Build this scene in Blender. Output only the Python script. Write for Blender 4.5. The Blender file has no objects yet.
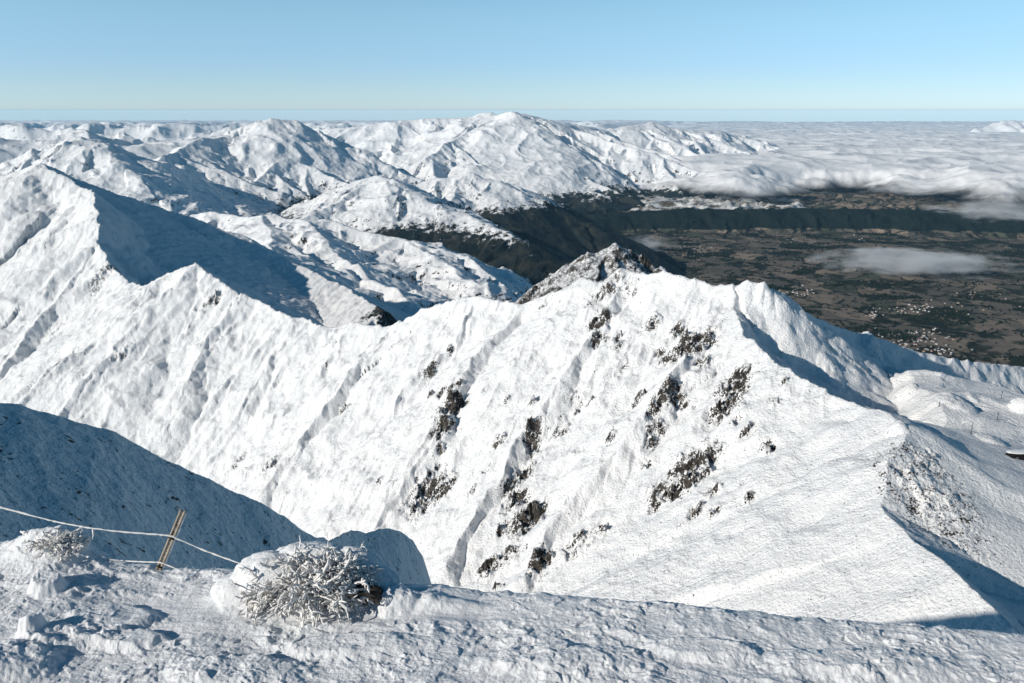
import bpy, math, random, os, time
import numpy as np
T0 = time.time()
Q = float(os.environ.get('TQ', '1'))      # grid quality
S = bpy.context.scene
COL = S.collection
W_, H_ = 1024, 683
F_ = 796.4
PITCH = math.radians(16.2)
CP, SP = math.cos(PITCH), math.sin(PITCH)
SUN_EL, SUN_BEHIND = math.radians(23.0), math.radians(28.0)

# ------------------------------------------------------------------ helpers
def at(px, py, Y):
    u = (px-512)/F_; v = (341.5-py)/F_
    k = Y/(CP+v*SP)
    return (u*k, Y, (-SP+v*CP)*k)

def on_level(px, py, z):
    u = (px-512)/F_; v = (341.5-py)/F_
    k = z/(-SP+v*CP)
    return (u*k, (CP+v*SP)*k, z)

_r = np.random.RandomState(7)
_P = _r.permutation(256).astype(np.int32); _P = np.concatenate([_P, _P])
_A = _r.rand(256)*2*np.pi
_GX = np.cos(_A).astype(np.float32); _GY = np.sin(_A).astype(np.float32)
def perlin(x, y, seed=0):
    x = np.asarray(x, np.float32)+seed*17.31; y = np.asarray(y, np.float32)-seed*9.77
    xi = np.floor(x); yi = np.floor(y); fx = x-xi; fy = y-yi
    xi = xi.astype(np.int32) & 255; yi = yi.astype(np.int32) & 255
    x1 = (xi+1) & 255; y1 = (yi+1) & 255
    px0 = _P[xi]; px1 = _P[x1]
    def g(p, yy, dx, dy):
        h = _P[p+yy]; return _GX[h]*dx+_GY[h]*dy
    n00 = g(px0, yi, fx, fy); n10 = g(px1, yi, fx-1, fy)
    n01 = g(px0, y1, fx, fy-1); n11 = g(px1, y1, fx-1, fy-1)
    ux = fx*fx*fx*(fx*(fx*6-15)+10); uy = fy*fy*fy*(fy*(fy*6-15)+10)
    a = n00+ux*(n10-n00); b = n01+ux*(n11-n01)
    return (a+uy*(b-a))*1.4
def fbm(x, y, oct=4, seed=0, gain=.5, lac=2.03):
    s = 0; a = 1; t = 0
    c, q = .8, .6
    for i in range(oct):
        s = s+a*perlin(x, y, seed+i*3); t += a; a *= gain
        x, y = (x*c-y*q)*lac, (x*q+y*c)*lac
    return s/t
def ridged(x, y, oct=4, seed=0, gain=.5, lac=2.07):
    s = 0; a = 1; t = 0; w = 1
    c, q = .8, .6
    for i in range(oct):
        n = 1-np.abs(perlin(x, y, seed+i*5))*1.6
        n = np.clip(n, 0, 1); n = n*n
        s = s+a*n*w; t += a; w = np.clip(n*1.6, 0, 1); a *= gain
        x, y = (x*c-y*q)*lac, (x*q+y*c)*lac
    return s/t
def cells(x, y, seed=0):
    """distance to nearest feature point, second, and cell random"""
    xi = np.floor(x).astype(np.int32); yi = np.floor(y).astype(np.int32)
    f1 = np.full(x.shape, 9., np.float32); f2 = f1.copy(); idr = f1.copy()*0
    for dx in (-1, 0, 1):
        for dy in (-1, 0, 1):
            cx = xi+dx; cy = yi+dy
            h = _P[(_P[(cx+seed*13) & 255]+cy) & 255]
            h2 = _P[(h+91) & 255]
            d = np.sqrt((cx+h/255.-x)**2+(cy+h2/255.-y)**2).astype(np.float32)
            m = d < f1
            f2 = np.where(m, f1, np.minimum(f2, d)); idr = np.where(m, h/255., idr); f1 = np.where(m, d, f1)
    return f1, f2, idr
def sst(a, b, x):
    t = np.clip((x-a)/(b-a), 0, 1); return t*t*(3-2*t)

FLOOR = -1560
def chunked(fn):
    """work through big grids a few rows at a time (much faster than whole arrays)"""
    def g(*a, **k):
        off = 1 if isinstance(a[0], Line) else 0
        x = a[off]
        if not isinstance(x, np.ndarray) or x.ndim != 2 or x.size < 60000: return fn(*a, **k)
        n = x.shape[0]; st = max(1, 30000//x.shape[1]); outs = []
        for i in range(0, n, st):
            outs.append(fn(*[(v[i:i+st] if isinstance(v, np.ndarray) and v.shape == x.shape else v) for v in a], **k))
        if isinstance(outs[0], tuple): return tuple(np.concatenate(o) for o in zip(*outs))
        return np.concatenate(outs)
    return g
class Line:
    """a ridge crest and the two flanks falling from it.  left / right = (slope near crest, width of that, slope beyond)"""
    def __init__(s, pts, left, right, lam=120, amp=0, pix=True, seed=1, tight=4, dr=None, smooth=0, cap=0, capdir=None):
        s.capdir = capdir
        s.cap = cap
        s.p = np.array([at(*q) for q in pts] if pix else pts, float)
        s.l, s.r, s.lam, s.amp, s.seed, s.tight = left, right, lam, amp, seed, tight
        s.dr = dr or lam*.6
        s.smooth = smooth
    def eval(s, X, Y):
        best = np.full(X.shape, -1e9, np.float32)
        s0 = 0.
        bs = np.zeros(X.shape, np.float32); bd = bs.copy()
        nseg = len(s.p)-1
        for ii, (a, b) in enumerate(zip(s.p[:-1], s.p[1:])):
            dx, dy = b[0]-a[0], b[1]-a[1]; L = math.hypot(dx, dy)+1e-6; ux, uy = dx/L, dy/L
            rx = X-a[0]; ry = Y-a[1]
            t_ = (rx*ux+ry*uy)/L
            t = np.clip(t_, 0, 1)
            ex = rx-t*dx; ey = ry-t*dy
            d = np.sqrt(ex*ex+ey*ey)
            side = (ux*ry-uy*rx)/(d+1e-3)             # 1 left ... -1 right
            w = np.clip(side*.5+.5, 0, 1)
            if s.smooth: dd = np.sqrt(d*d+s.smooth**2)-s.smooth
            else: dd = d
            def prof(q):
                return q[0]*np.minimum(dd, q[1])+q[2]*np.maximum(dd-q[1], 0)
            h = a[2]+t*(b[2]-a[2])-(prof(s.l)*w+prof(s.r)*(1-w))
            m = h > best
            best = np.where(m, h, best)
            if s.amp:
                bs = np.where(m, s0+t*L, bs); bd = np.where(m, np.where(side > 0, d, -d), bd)
            s0 += L
        if s.cap:
            s.p0 = s.p[0]
            for q0, q1 in ((s.p0, s.p[min(3, nseg)]), (s.p[-1], s.p[max(-4, -nseg-1)])):
                if s.capdir and q0 is s.p0: q1 = (q0[0]+s.capdir[0], q0[1]+s.capdir[1])
                L = math.hypot(q1[0]-q0[0], q1[1]-q0[1])
                best = best-s.cap*np.maximum(-((X-q0[0])*(q1[0]-q0[0])+(Y-q0[1])*(q1[1]-q0[1]))/L, 0)
        if s.amp:
            ad = np.abs(bd)
            wob = fbm(X/s.lam/1.5, Y/s.lam/1.5, 2, s.seed+40)*.55
            n = ridged(bs/s.lam+wob+np.where(bd > 0, 31., 0), bd/(s.lam*s.tight)+wob*.3, 4, s.seed)
            best = best+s.amp*(n-.45)*sst(0, s.dr, ad)
        return best.astype(np.float32)

fbm = chunked(fbm); ridged = chunked(ridged); cells = chunked(cells); Line.eval = chunked(Line.eval)
def spurs(line, side, spacing, length, drop, seed, slopes=(.6, 400, .5), lam=200, amp=60, skew=0., start=.3, vary=.35, sub=0):
    """secondary ridges running down one flank of a crest"""
    rr = random.Random(seed); out = []
    P = line.p; acc = spacing*start
    for a, b in zip(P[:-1], P[1:]):
        L = math.hypot(b[0]-a[0], b[1]-a[1])
        while acc < L:
            t = acc/L; q = a+(b-a)*t
            ux, uy = (b[0]-a[0])/L, (b[1]-a[1])/L
            nx, ny = (-uy*side, ux*side)
            ang = rr.uniform(-.35, .35)+skew
            nx, ny = nx*math.cos(ang)-ny*math.sin(ang), nx*math.sin(ang)+ny*math.cos(ang)
            ln = length*rr.uniform(1-vary, 1+vary); dp = drop*ln/length
            pts = [q-np.array([0, 0, 8.])]; n = 5
            for k in range(1, n+1):
                f = k/n
                w = rr.uniform(-.3, .3)
                nx2, ny2 = nx*math.cos(w)-ny*math.sin(w), nx*math.sin(w)+ny*math.cos(w)
                pr = pts[-1]
                bump = rr.uniform(-.5, .7)
                pts.append(np.array([pr[0]+nx2*ln/n, pr[1]+ny2*ln/n, q[2]-dp*(f**.9)+bump*dp*.05]))
            o = Line(pts, slopes, slopes, lam, amp, pix=False, seed=rr.randint(1, 60))
            out.append(o)
            if sub:
                out += spurs(o, 1, ln/3.2, length*.38, drop*.5, seed+7, slopes, lam, amp*.8, -.6, .5)
                out += spurs(o, -1, ln/3.2, length*.38, drop*.5, seed+9, slopes, lam, amp*.8, .6, .5)
            acc += spacing*rr.uniform(.7, 1.3)
        acc -= L
    return out

def field(lines, X, Y):
    h = np.full(X.shape, -5000., np.float32)
    for l in lines:
        ms = min(l.l[2], l.r[2], l.l[0], l.r[0]) if l.l[1] > 1000 and l.r[1] > 1000 else min(l.l[2], l.r[2])
        reach = (l.p[:, 2].max()+l.amp-FLOOR)/ms+60
        x0, x1 = l.p[:, 0].min()-reach, l.p[:, 0].max()+reach
        y0, y1 = l.p[:, 1].min()-reach, l.p[:, 1].max()+reach
        m = (X > x0) & (X < x1) & (Y > y0) & (Y < y1)
        r = np.where(m.any(1))[0]; c = np.where(m.any(0))[0]
        if not len(r): continue
        sl_ = (slice(r[0], r[-1]+1), slice(c[0], c[-1]+1))
        h[sl_] = np.maximum(h[sl_], l.eval(X[sl_], Y[sl_]))
    return h

def grid(u0, u1, nu, y0, y1, ny, power=None):
    nu = int(nu*Q); ny = int(ny*Q)
    u = np.linspace(u0, u1, nu, dtype=np.float32)
    y = np.exp(np.linspace(math.log(y0), math.log(y1), ny)).astype(np.float32)
    return u[None, :]*y[:, None], np.repeat(y[:, None], nu, 1)

def link_mesh(name, V, quads=None, faces=None, mat=None, parent=None, smooth=True, attrs=None, kind=None):
    me = bpy.data.meshes.new(name)
    if quads is not None:
        me.vertices.add(len(V)); me.vertices.foreach_set('co', np.ascontiguousarray(V, np.float32).ravel())
        k = quads.shape[1]
        me.loops.add(quads.size); me.loops.foreach_set('vertex_index', quads.ravel().astype(np.int32))
        me.polygons.add(len(quads))
        me.polygons.foreach_set('loop_start', np.arange(0, quads.size, k, dtype=np.int32))
        me.update(calc_edges=True)
    else:
        me.from_pydata(V, [], faces)
    me.polygons.foreach_set('use_smooth', np.full(len(me.polygons), bool(smooth)))
    for an, arr in (attrs or {}).items():
        at_ = me.attributes.new(an, 'FLOAT', 'POINT'); at_.data.foreach_set('value', np.ascontiguousarray(arr, np.float32).ravel())
    ob = bpy.data.objects.new(name, me); COL.objects.link(ob)
    if mat: me.materials.append(mat)
    if parent: ob.parent = parent
    if kind: ob['kind'] = kind
    return ob

def sheet(name, X, Y, Z, mat, attrs=None, kind='structure', keep=None, smooth=True):
    ny, nx = X.shape
    V = np.stack([X, Y, Z], -1).reshape(-1, 3)
    i = np.arange(ny*nx).reshape(ny, nx)
    q = np.stack([i[:-1, :-1], i[:-1, 1:], i[1:, 1:], i[1:, :-1]], -1).reshape(-1, 4)
    if keep is not None:
        k = keep[:-1, :-1] | keep[1:, 1:] | keep[:-1, 1:] | keep[1:, :-1]
        q = q[k.reshape(-1)]
        used = np.zeros(len(V), bool); used[q.ravel()] = True
        mp = np.cumsum(used)-1; q = mp[q]; V = V[used]
        attrs = {k_: v.reshape(-1)[used] for k_, v in (attrs or {}).items()}
    return link_mesh(name, V, quads=q, mat=mat, attrs=attrs, kind=kind, smooth=smooth)

def slope_of(X, Y, Z):
    """gradient magnitude on a (u,y) grid"""
    dZi = np.gradient(Z, axis=0); dZj = np.gradient(Z, axis=1)
    dXi = np.gradient(X, axis=0); dXj = np.gradient(X, axis=1)
    dYi = np.gradient(Y, axis=0)
    zx = dZj/dXj
    zy = (dZi-zx*dXi)/dYi
    return zx, zy, np.sqrt(zx*zx+zy*zy)

# ------------------------------------------------------------------ materials
def new_mat(name):
    m = bpy.data.materials.new(name); m.use_nodes = True
    nt = m.node_tree; nt.nodes.clear()
    return m, nt, nt.nodes, nt.links
def N(nt, t, **kw):
    n = nt.nodes.new(t)
    for k, v in kw.items():
        if k.startswith('i_'):
            n.inputs[k[2:].replace('_', ' ')].default_value = v
        else: setattr(n, k, v)
    return n
def math_(nt, op, a, b=None, c=None, clamp=False):
    n = nt.nodes.new('ShaderNodeMath'); n.operation = op; n.use_clamp = clamp
    for i, v in enumerate((a, b, c)):
        if v is None: continue
        if isinstance(v, (int, float)): n.inputs[i].default_value = v
        else: nt.links.new(v, n.inputs[i])
    return n.outputs[0]
def ramp01(nt, v, a, b):
    n = nt.nodes.new('ShaderNodeMapRange'); n.interpolation_type = 'SMOOTHSTEP'
    nt.links.new(v, n.inputs['Value']); n.inputs['From Min'].default_value = a; n.inputs['From Max'].default_value = b
    return n.outputs['Result']
def noise(nt, vec, scale, detail=4, rough=.55, dist=0):
    n = nt.nodes.new('ShaderNodeTexNoise'); n.inputs['Scale'].default_value = scale
    n.inputs['Detail'].default_value = detail; n.inputs['Roughness'].default_value = rough; n.inputs['Distortion'].default_value = dist
    nt.links.new(vec, n.inputs['Vector']); return n.outputs['Fac']
def mixc(nt, f, a, b):
    n = nt.nodes.new('ShaderNodeMix'); n.data_type = 'RGBA'
    if isinstance(f, (int, float)): n.inputs[0].default_value = f
    else: nt.links.new(f, n.inputs[0])
    for i, v in ((6, a), (7, b)):
        if isinstance(v, tuple): n.inputs[i].default_value = (*v, 1)
        else: nt.links.new(v, n.inputs[i])
    return n.outputs[2]
def pos(nt):
    return nt.nodes.new('ShaderNodeNewGeometry').outputs['Position']
def attr(nt, name):
    n = nt.nodes.new('ShaderNodeAttribute'); n.attribute_name = name; return n.outputs['Fac']
def finish(nt, colr, rough=.7, bump=None, dist=.1, strength=1., spec=.2, sss=0.):
    b = nt.nodes.new('ShaderNodeBsdfPrincipled'); o = nt.nodes.new('ShaderNodeOutputMaterial')
    if isinstance(colr, tuple): b.inputs['Base Color'].default_value = (*colr, 1)
    else: nt.links.new(colr, b.inputs['Base Color'])
    if isinstance(rough, (int, float)): b.inputs['Roughness'].default_value = rough
    else: nt.links.new(rough, b.inputs['Roughness'])
    b.inputs['Specular IOR Level'].default_value = spec
    if sss:
        b.inputs['Subsurface Weight'].default_value = sss
    if bump is not None:
        bn = nt.nodes.new('ShaderNodeBump'); bn.inputs['Distance'].default_value = dist; bn.inputs['Strength'].default_value = strength
        nt.links.new(bump, bn.inputs['Height']); nt.links.new(bn.outputs[0], b.inputs['Normal'])
    nt.links.new(b.outputs[0], o.inputs['Surface'])
    return b

SNOW = (.885, .885, .88)
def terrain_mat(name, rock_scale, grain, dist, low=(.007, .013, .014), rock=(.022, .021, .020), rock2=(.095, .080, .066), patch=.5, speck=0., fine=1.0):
    """snow over rock and scrub: the mesh carries where rock ('rock') and snow-free ground ('bare') show"""
    m, nt, nn, L = new_mat(name)
    p = pos(nt)
    n1 = noise(nt, p, rock_scale, 6, .65)
    n2 = noise(nt, p, rock_scale*4.7, 4, .6)
    r = attr(nt, 'rock')
    f = math_(nt, 'ADD', r, math_(nt, 'MULTIPLY', math_(nt, 'SUBTRACT', n1, .5), 1.7))
    f = math_(nt, 'ADD', f, math_(nt, 'MULTIPLY', math_(nt, 'SUBTRACT', n2, .5), fine))
    f = ramp01(nt, f, .46, .60)
    rc = mixc(nt, ramp01(nt, noise(nt, p, rock_scale*2.1, 5), .35, .7), rock, rock2)
    snow = mixc(nt, ramp01(nt, noise(nt, p, rock_scale*.35, 3), .3, .7), SNOW, (.835, .845, .85))
    c = mixc(nt, f, snow, rc)
    ba = attr(nt, 'bare')
    nb = noise(nt, p, rock_scale*.8, 8, .7)
    fb = math_(nt, 'ADD', ba, math_(nt, 'MULTIPLY', math_(nt, 'SUBTRACT', nb, .5), 1.6))
    fb = ramp01(nt, fb, .42, .62)
    lowc = mixc(nt, ramp01(nt, noise(nt, p, rock_scale*.3, 6, .6), .42, .62), low, (low[0]*2.2+.012, low[1]*1.8+.006, low[2]*1.6))  # wooded low slopes, coloured darker to carry their shade as well
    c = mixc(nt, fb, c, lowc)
    if speck:
        s = ramp01(nt, noise(nt, p, speck, 3, .6), .635, .70)
        c = mixc(nt, math_(nt, 'MULTIPLY', s, .75), c, (.13, .12, .11))
    g = noise(nt, p, grain, 5, .6)
    finish(nt, c, .75, g, dist, 1., .15)
    return m

mat_massif = terrain_mat('snow_and_crag', .16, .5, 1.6, speck=.55, fine=2.2)
mat_range = terrain_mat('snow_and_scrub_far', .012, .012, 9)
mat_mid = terrain_mat('snow_and_scrub_mid', .02, .03, 5)
print('mats', time.time()-T0)

# ------------------------------------------------------------------ main massif
M = []
M_A = Line([(40,163,2300),(60,174,2250),(80,186,2200),(95,192,2130),(97,215,1980),(100,240,1880),(108,262,1800),(125,280,1700),(143,286,1600),(170,272,1520),(195,262,1450)],
           (.95, 150, .5), (.60, 9e3, .6), 130, 34, seed=3, tight=5)
M_A2 = Line([(40,163,2300),(75,178,2330),(110,190,2350),(150,205,2390),(185,215,2400),(240,235,2400),(300,265,2300),(350,290,2150),(385,312,1950)],
            (.7, 9e3, .7), (.36, 9e3, .5), 200, 10, seed=5, cap=2., capdir=(.73, .68))
M_A3 = Line([(40,163,2300),(22,169,2420),(0,178,2520),(-80,200,2750),(-200,220,3000),(-400,260,3300)],
            (.58, 9e3, .6), (.7, 9e3, .7), 150, 38, seed=4, tight=5)
M_B = Line([(195,262,1450),(205,268,1440),(235,290,1370),(250,300,1340),(300,318,1260),(330,328,1210),(355,322,1180),(390,325,1140),(420,310,1110),(455,298,1080),(470,296,1060),(520,303,1000),(560,290,985),(580,277,970),(600,282,940),(625,268,905),(645,275,885),(670,272,860),(710,285,815),(728,282,800)],
           (.9, 120, .7), (.72, 9e3, .7), 62, 12, seed=8, tight=5, dr=45)
M_C = Line([(728,282,800),(735,305,768),(745,335,705),(775,360,652),(800,375,612),(838,400,560),(870,409,525),(905,425,490)],
           (.85, 26, .50), (.66, 9e3, .7), 75, 6, seed=11, tight=5, dr=60, cap=.8)
M_C2 = Line([(838,400,560),(870,409,525),(905,425,490),(897,455,455),(880,505,415),(905,535,380)],
           (.37, 45, .25), (.66, 9e3, .7), 75, 4, seed=11, tight=5, dr=60, cap=.8)
M_C3 = Line([(880,505,415),(905,535,380),(960,575,335),(1010,625,300),(1080,690,235)],
           (.75, 30, .20), (.66, 9e3, .7), 75, 4, seed=11, tight=5, dr=60, cap=.8)
M_R = Line([(728,286,800),(745,279,790),(760,283,785),(800,310,825),(850,331,875),(870,337,890),(910,350,925),(960,358,960),(1024,367,1000),(1150,380,1060),(1400,420,1100)],
           (.55, 9e3, .6), (.95, 9e3, .95), 90, 7, seed=12, tight=2, dr=40, cap=2.)
M_R2 = Line([(775,318,800),(800,330,815),(845,347,830),(870,361,830),(910,371,820),(960,388,790),(1010,402,770)],
           (.45, 9e3, .5), (.65, 25, .50), 50, 5, seed=13, tight=2, dr=30, cap=2.)
M_BENCH = Line([(940,408,640),(980,418,625),(1040,432,610),(1200,450,600)],
           (.05, 120, .35), (.10, 260, .45), 60, 7, seed=14, tight=1.5, dr=30, cap=0.6)
M_K = Line([(520,310,1950),(560,285,1880),(585,264,1830),(600,249,1800),(614,246,1800),(628,252,1800),(650,266,1790),(690,283,1760),(740,300,1740)],
           (.7, 9e3, .7), (.62, 9e3, .6), 60, 30, seed=15, dr=20)
# ribs on the great face
def raycast(lines, px, py, y0=200, y1=2600):
    ys = np.exp(np.linspace(math.log(y0), math.log(y1), 900)).astype(np.float32)
    p = at(px, py, 1.)
    hh = field(lines, (ys*p[0])[None, :], ys[None, :])[0]
    k = int(np.argmax(hh > ys*p[2])); y = float(ys[k])
    return np.array([p[0]*y, y, float(hh[k])])
base_ = [M_A, M_A3, M_B, M_C, M_C2]
M_r = []
for pts, up, wdt in [([(521,304),(490,345),(462,385),(440,430),(415,480),(380,540)], 16, .78),
             ([(626,270),(600,330),(560,390),(520,450),(480,520),(450,580)], 15, .85),
             ([(735,310),(700,345),(670,395),(620,450),(560,520),(520,590)], 15, .85),
             ([(237,293),(215,340),(190,390),(160,440)], 18, .72),
             ([(195,264),(150,310),(100,370),(60,420)], 12, .65),
             ([(390,327),(350,380),(300,450),(270,500)], 14, .78),
             ([(100,240),(70,290),(30,340),(0,380)], 14, .65),
             ([(300,320),(270,370),(230,430)], 12, .75)]:
    w_ = []
    for k, q in enumerate(pts):
        r_ = raycast(base_, *q); r_[2] += up*min(1, k/1.5)*(1 if k < 4 else .8)-2*(k == 0); w_.append(r_)
    M_r.append(Line(w_, (wdt, 9e3, wdt), (wdt, 9e3, wdt), 45, 5, pix=False, seed=21+len(M_r)))
# shaded spur of the near hill, plus an added shoulder imitating a cast shadow
SC = [(-700,170,80),(-300,300,92),(-120,358,99),(0,401,106),(60,414,110),(115,432,114),(200,476,122),(270,508,130),(318,536,137),(330,540,141),(340,536,152),(352,531,163),(366,533,168),(378,528,173),(398,531,180),(410,540,184),(420,556,186),(430,585,187),(442,640,187),(470,800,187)]
SW = np.array([at(*q) for q in SC])
def spur_h(X, Y):
    u = X/Y+fbm(X/30, Y/30, 3, 71)*.012*(Y/140)
    y_c = np.interp(u, SW[:, 0]/SW[:, 1], SW[:, 1]); z_c = np.interp(u, SW[:, 0]/SW[:, 1], SW[:, 2])
    d = Y-y_c
    dn = np.maximum(-d, 0); df = np.maximum(d, 0)
    h = z_c-dn*.16-df*.95+1.2*np.exp(-(d/6)**2)*0
    return h+fbm(X/26, Y/26, 3, 72)*1.3*sst(0, 25, np.abs(d))+fbm(X/7, Y/7, 4, 77)*.95+(ridged((X*.8+Y*.6)/9, (Y*.8-X*.6)/30, 3, 78)-.4)*.7
massif = [M_A, M_A2, M_A3, M_B, M_C, M_C2, M_C3, M_R, M_R2, M_BENCH, M_K]+M_r

X, Y = grid(-1.15, .95, 1750, 150, 2700, 1350)
wx = fbm(X/90, Y/90, 3, 50)*16+fbm(X/24, Y/24, 3, 51)*7
wy = fbm(X/90, Y/90, 3, 60)*16+fbm(X/24, Y/24, 3, 61)*7
wf = sst(200, 700, Y)*.8+.2
Xw, Yw = X+wx*wf, Y+wy*wf
Z = field(massif, Xw, Yw)
spur = spur_h(X, Y)
R = np.sqrt(X*X+Y*Y)
hill = -9.5-(R-15)*.80-np.maximum(R-22, 0)*.28
print('massif base', time.time()-T0)
if os.environ.get('DBG'):
    print(len(massif))
    for a_ in os.environ['DBG'].split():
        px, py = map(int, a_.split(',')); p_ = raycast(massif, px, py, 150)
        v_ = [(round(float(l.eval(np.array([[p_[0]]]), np.array([[p_[1]]]))[0, 0]), 1), i) for i, l in enumerate(massif)]
        print(a_, p_, sorted(v_)[-3:])

zx, zy, sl = slope_of(X, Y, Z)
# rock areas, centred on places of the mountain
def hit(px, py, Xg=X, Yg=Y, Zg=None):
    Z_ = Z if Zg is None else Zg
    u = (px-512)/F_; v = (341.5-py)/F_
    du, dy, dz = u, CP+v*SP, -SP+v*CP
    ug = du/dy
    j = int(round((ug-Xg[0, 0]/Yg[0, 0])/((Xg[0, -1]-Xg[0, 0])/Yg[0, 0])*(Xg.shape[1]-1)))
    col = Z_[:, j]; ys = Yg[:, j]; ray = ys*dz/dy
    k = np.argmax(col > ray)
    return (ug*ys[k], ys[k], float(col[k]))
rocks = [(690,345,26,1),(672,388,14,.9),(660,395,12,.9),(735,388,22,1),(725,408,18,1),(690,470,26,1),(660,492,16,.8),(712,492,9,.8),(600,320,13,.9),(597,340,9,.9),(593,300,9,.8),(612,285,14,.7),(650,325,10,.8),(630,290,12,.5),
         (450,405,16,1),(443,425,14,.9),(455,385,9,.7),(430,495,22,.9),(420,505,12,.9),(520,478,14,.95),(530,515,20,1.1),(515,500,14,1),(508,555,13,1),(540,560,12,1),(487,570,12,.9),(533,430,10,.9),(535,400,7,.7),(655,435,12,.7),(575,545,14,.6),(600,530,10,.6),(770,445,7,.9),(765,452,6,.8),(640,400,9,.9),
         (345,410,6,.8),(238,462,7,.7),(270,465,10,.6),(120,355,9,.6),(500,440,8,.6),(215,300,8,.7),(235,300,7,.5),(200,310,8,.4),(108,268,12,.8),(100,285,9,.6),(560,430,10,.6),(575,405,10,.5),(620,370,12,.5),(705,365,12,.8),(748,430,10,.6),(850,420,8,.2),(928,460,16,.35),(905,470,18,.3),(930,500,22,.3)]
rr0 = random.Random(12)
for (px, py, r, s_) in list(rocks[:26]):
    for k in range(2):
        rocks.append((px+rr0.gauss(0, 20), py+rr0.gauss(0, 20), rr0.uniform(3, 8), rr0.uniform(.6, 1.)))
for k in range(26):
    t_ = rr0.random(); rocks.append((330+t_*400+rr0.gauss(0, 14), 330+rr0.random()*220, rr0.uniform(3, 6), rr0.uniform(.5, .9)))
RN = fbm(X/16, Y/16, 3, 66)*.45
rk = np.full(X.shape, -0.0, np.float32)
for (px, py, r, s) in rocks:
    c = hit(px, py)
    if c[1] < 200: continue
    rad = r/F_*math.sqrt(c[0]**2+c[1]**2+c[2]**2)
    # elongated down the fall line of the great face, which runs to the left and towards the viewer
    j0, j1 = np.searchsorted(Y[:, 0], [c[1]-rad*3, c[1]+rad*3]); us = X[0]/Y[0, 0]; k0, k1 = np.searchsorted(us, [(c[0]-rad*3)/c[1]-.03, (c[0]+rad*3)/c[1]+.03])
    w_ = (slice(max(j0, 0), j1+1), slice(max(k0, 0), k1+1))
    ex = (X[w_]-c[0]); ey = (Y[w_]-c[1]); fx, fy = -.64, -.77
    al = ex*fx+ey*fy; ac = ex*fy-ey*fx
    d = np.sqrt((al/1.2)**2+(ac/1.0)**2)/rad+RN[w_]
    rk[w_] = np.maximum(rk[w_], s*(1-sst(.35, 1.35, d)))
K = np.zeros_like(X)
kz = M_K.eval(Xw, Yw); ism = (kz >= Z-2)
K[ism] = 1
# crags: blocky steps
near = sst(2300, 500, Y)
c1, c2, cid = cells(X/11+fbm(X/9, Y/9, 2, 5)*.5, Y/11, 3)
d1, d2, did = cells(X/4.3+fbm(X/5, Y/5, 2, 15)*.4, Y/4.3, 8)
rid = ridged(X/17, Y/17, 4, 9)
crag = (cid*5.5+did*2.4+rid*7-6.5)
Z = Z+rk*crag*1.7+K*ridged(X/60, Y/60, 4, 33)*13
# wind texture and lumps all over; the lee side east of the saddle crest is drifted smooth
_cy = np.concatenate([M_C3.p[::-1], M_C2.p[2:0:-1], M_C.p[::-1][1:]]); _o = np.argsort(_cy[:, 1]); _cy = _cy[_o]
lee = sst(0, 30, X-np.interp(Y, _cy[:, 1], _cy[:, 0]))*sst(1000, 900, Y)
calm = 1-.72*lee
west = sst(.2, -.4, zx)
Z = Z+fbm(X/26, Y/26, 4, 81)*2.4*(1-.6*sst(700, 400, Y))*(1-.4*lee)+calm*fbm(X/5.5, Y/5.5, 3, 91)*1.1*(.5+.5*sst(-.3, .3, fbm(X/120, Y/120, 2, 93)))
# sharper ribs down the face
rb = ridged((X*.77-Y*.64)/24+fbm(X/60, Y/60, 2, 8)*.8, (X*-.64-Y*.77)/150, 4, 97)
Z = Z+(rb-.4)*4.2*sst(450, 800, Y)*calm
# boulder-field and scrub patch east of the saddle
pc = hit(928, 490); pd = np.sqrt(((X-pc[0])/34)**2+((Y-pc[1])/60)**2)
patch = 1-sst(.6, 1.1, pd)
Z = Z+patch*(ridged(X/7, Y/4, 4, 44)*1.1)
# snow lumps of the ski basin
for (px, py, r, hgt) in [(872,348,9,11),(955,405,16,6),(897,430,8,5),(905,392,9,5),(840,345,14,4),(780,318,14,5),(990,440,12,3),(830,375,12,6),(1020,408,8,8),(765,300,8,6)]:
    c = hit(px, py) if py > 300 else hit(px, py)
    rad = r/F_*math.hypot(c[0], c[1])*1.1
    dd = np.sqrt(((X-c[0])/rad)**2+((Y-c[1])/(rad*1.4))**2)
    Z = Z+hgt*np.clip(1-dd*dd, 0, 1)**.8*(1+.35*fbm(X/6, Y/6, 3, 70))
Z = np.maximum(Z, np.maximum(spur, hill))
_, _, sl = slope_of(X, Y, Z)
rock = .02+rk*.20+rk*sst(.75, 1.9, sl)*.5+sst(.95, 1.9, sl)*.2+K*.42+K*sst(.7, 1.3, sl)*.2
isspur = spur >= Z-.01
rock = np.where(isspur, .10, rock)
rock = np.where(patch > .1, np.maximum(rock, patch*.36), rock)
bare = np.zeros_like(X)
fp = at(387, 311, 1960)
bare = np.maximum(bare, .72*(1-sst(.3, 1.4, np.sqrt(((X-fp[0])/80)**2+((Y-fp[1])/60)**2)+fbm(X/40, Y/40, 3, 17)*.6)))
bare = np.maximum(bare, K*sst(-420, -520, Z))
bare = np.maximum(bare, sst(-800, -1000, Z))
massif_ob = sheet('snow_mountain', X, Y, Z, mat_massif, {'rock': rock, 'bare': bare}, keep=(Z > -1550))
ZM, XM, YM = Z, X, Y
print('massif', time.time()-T0)

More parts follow.
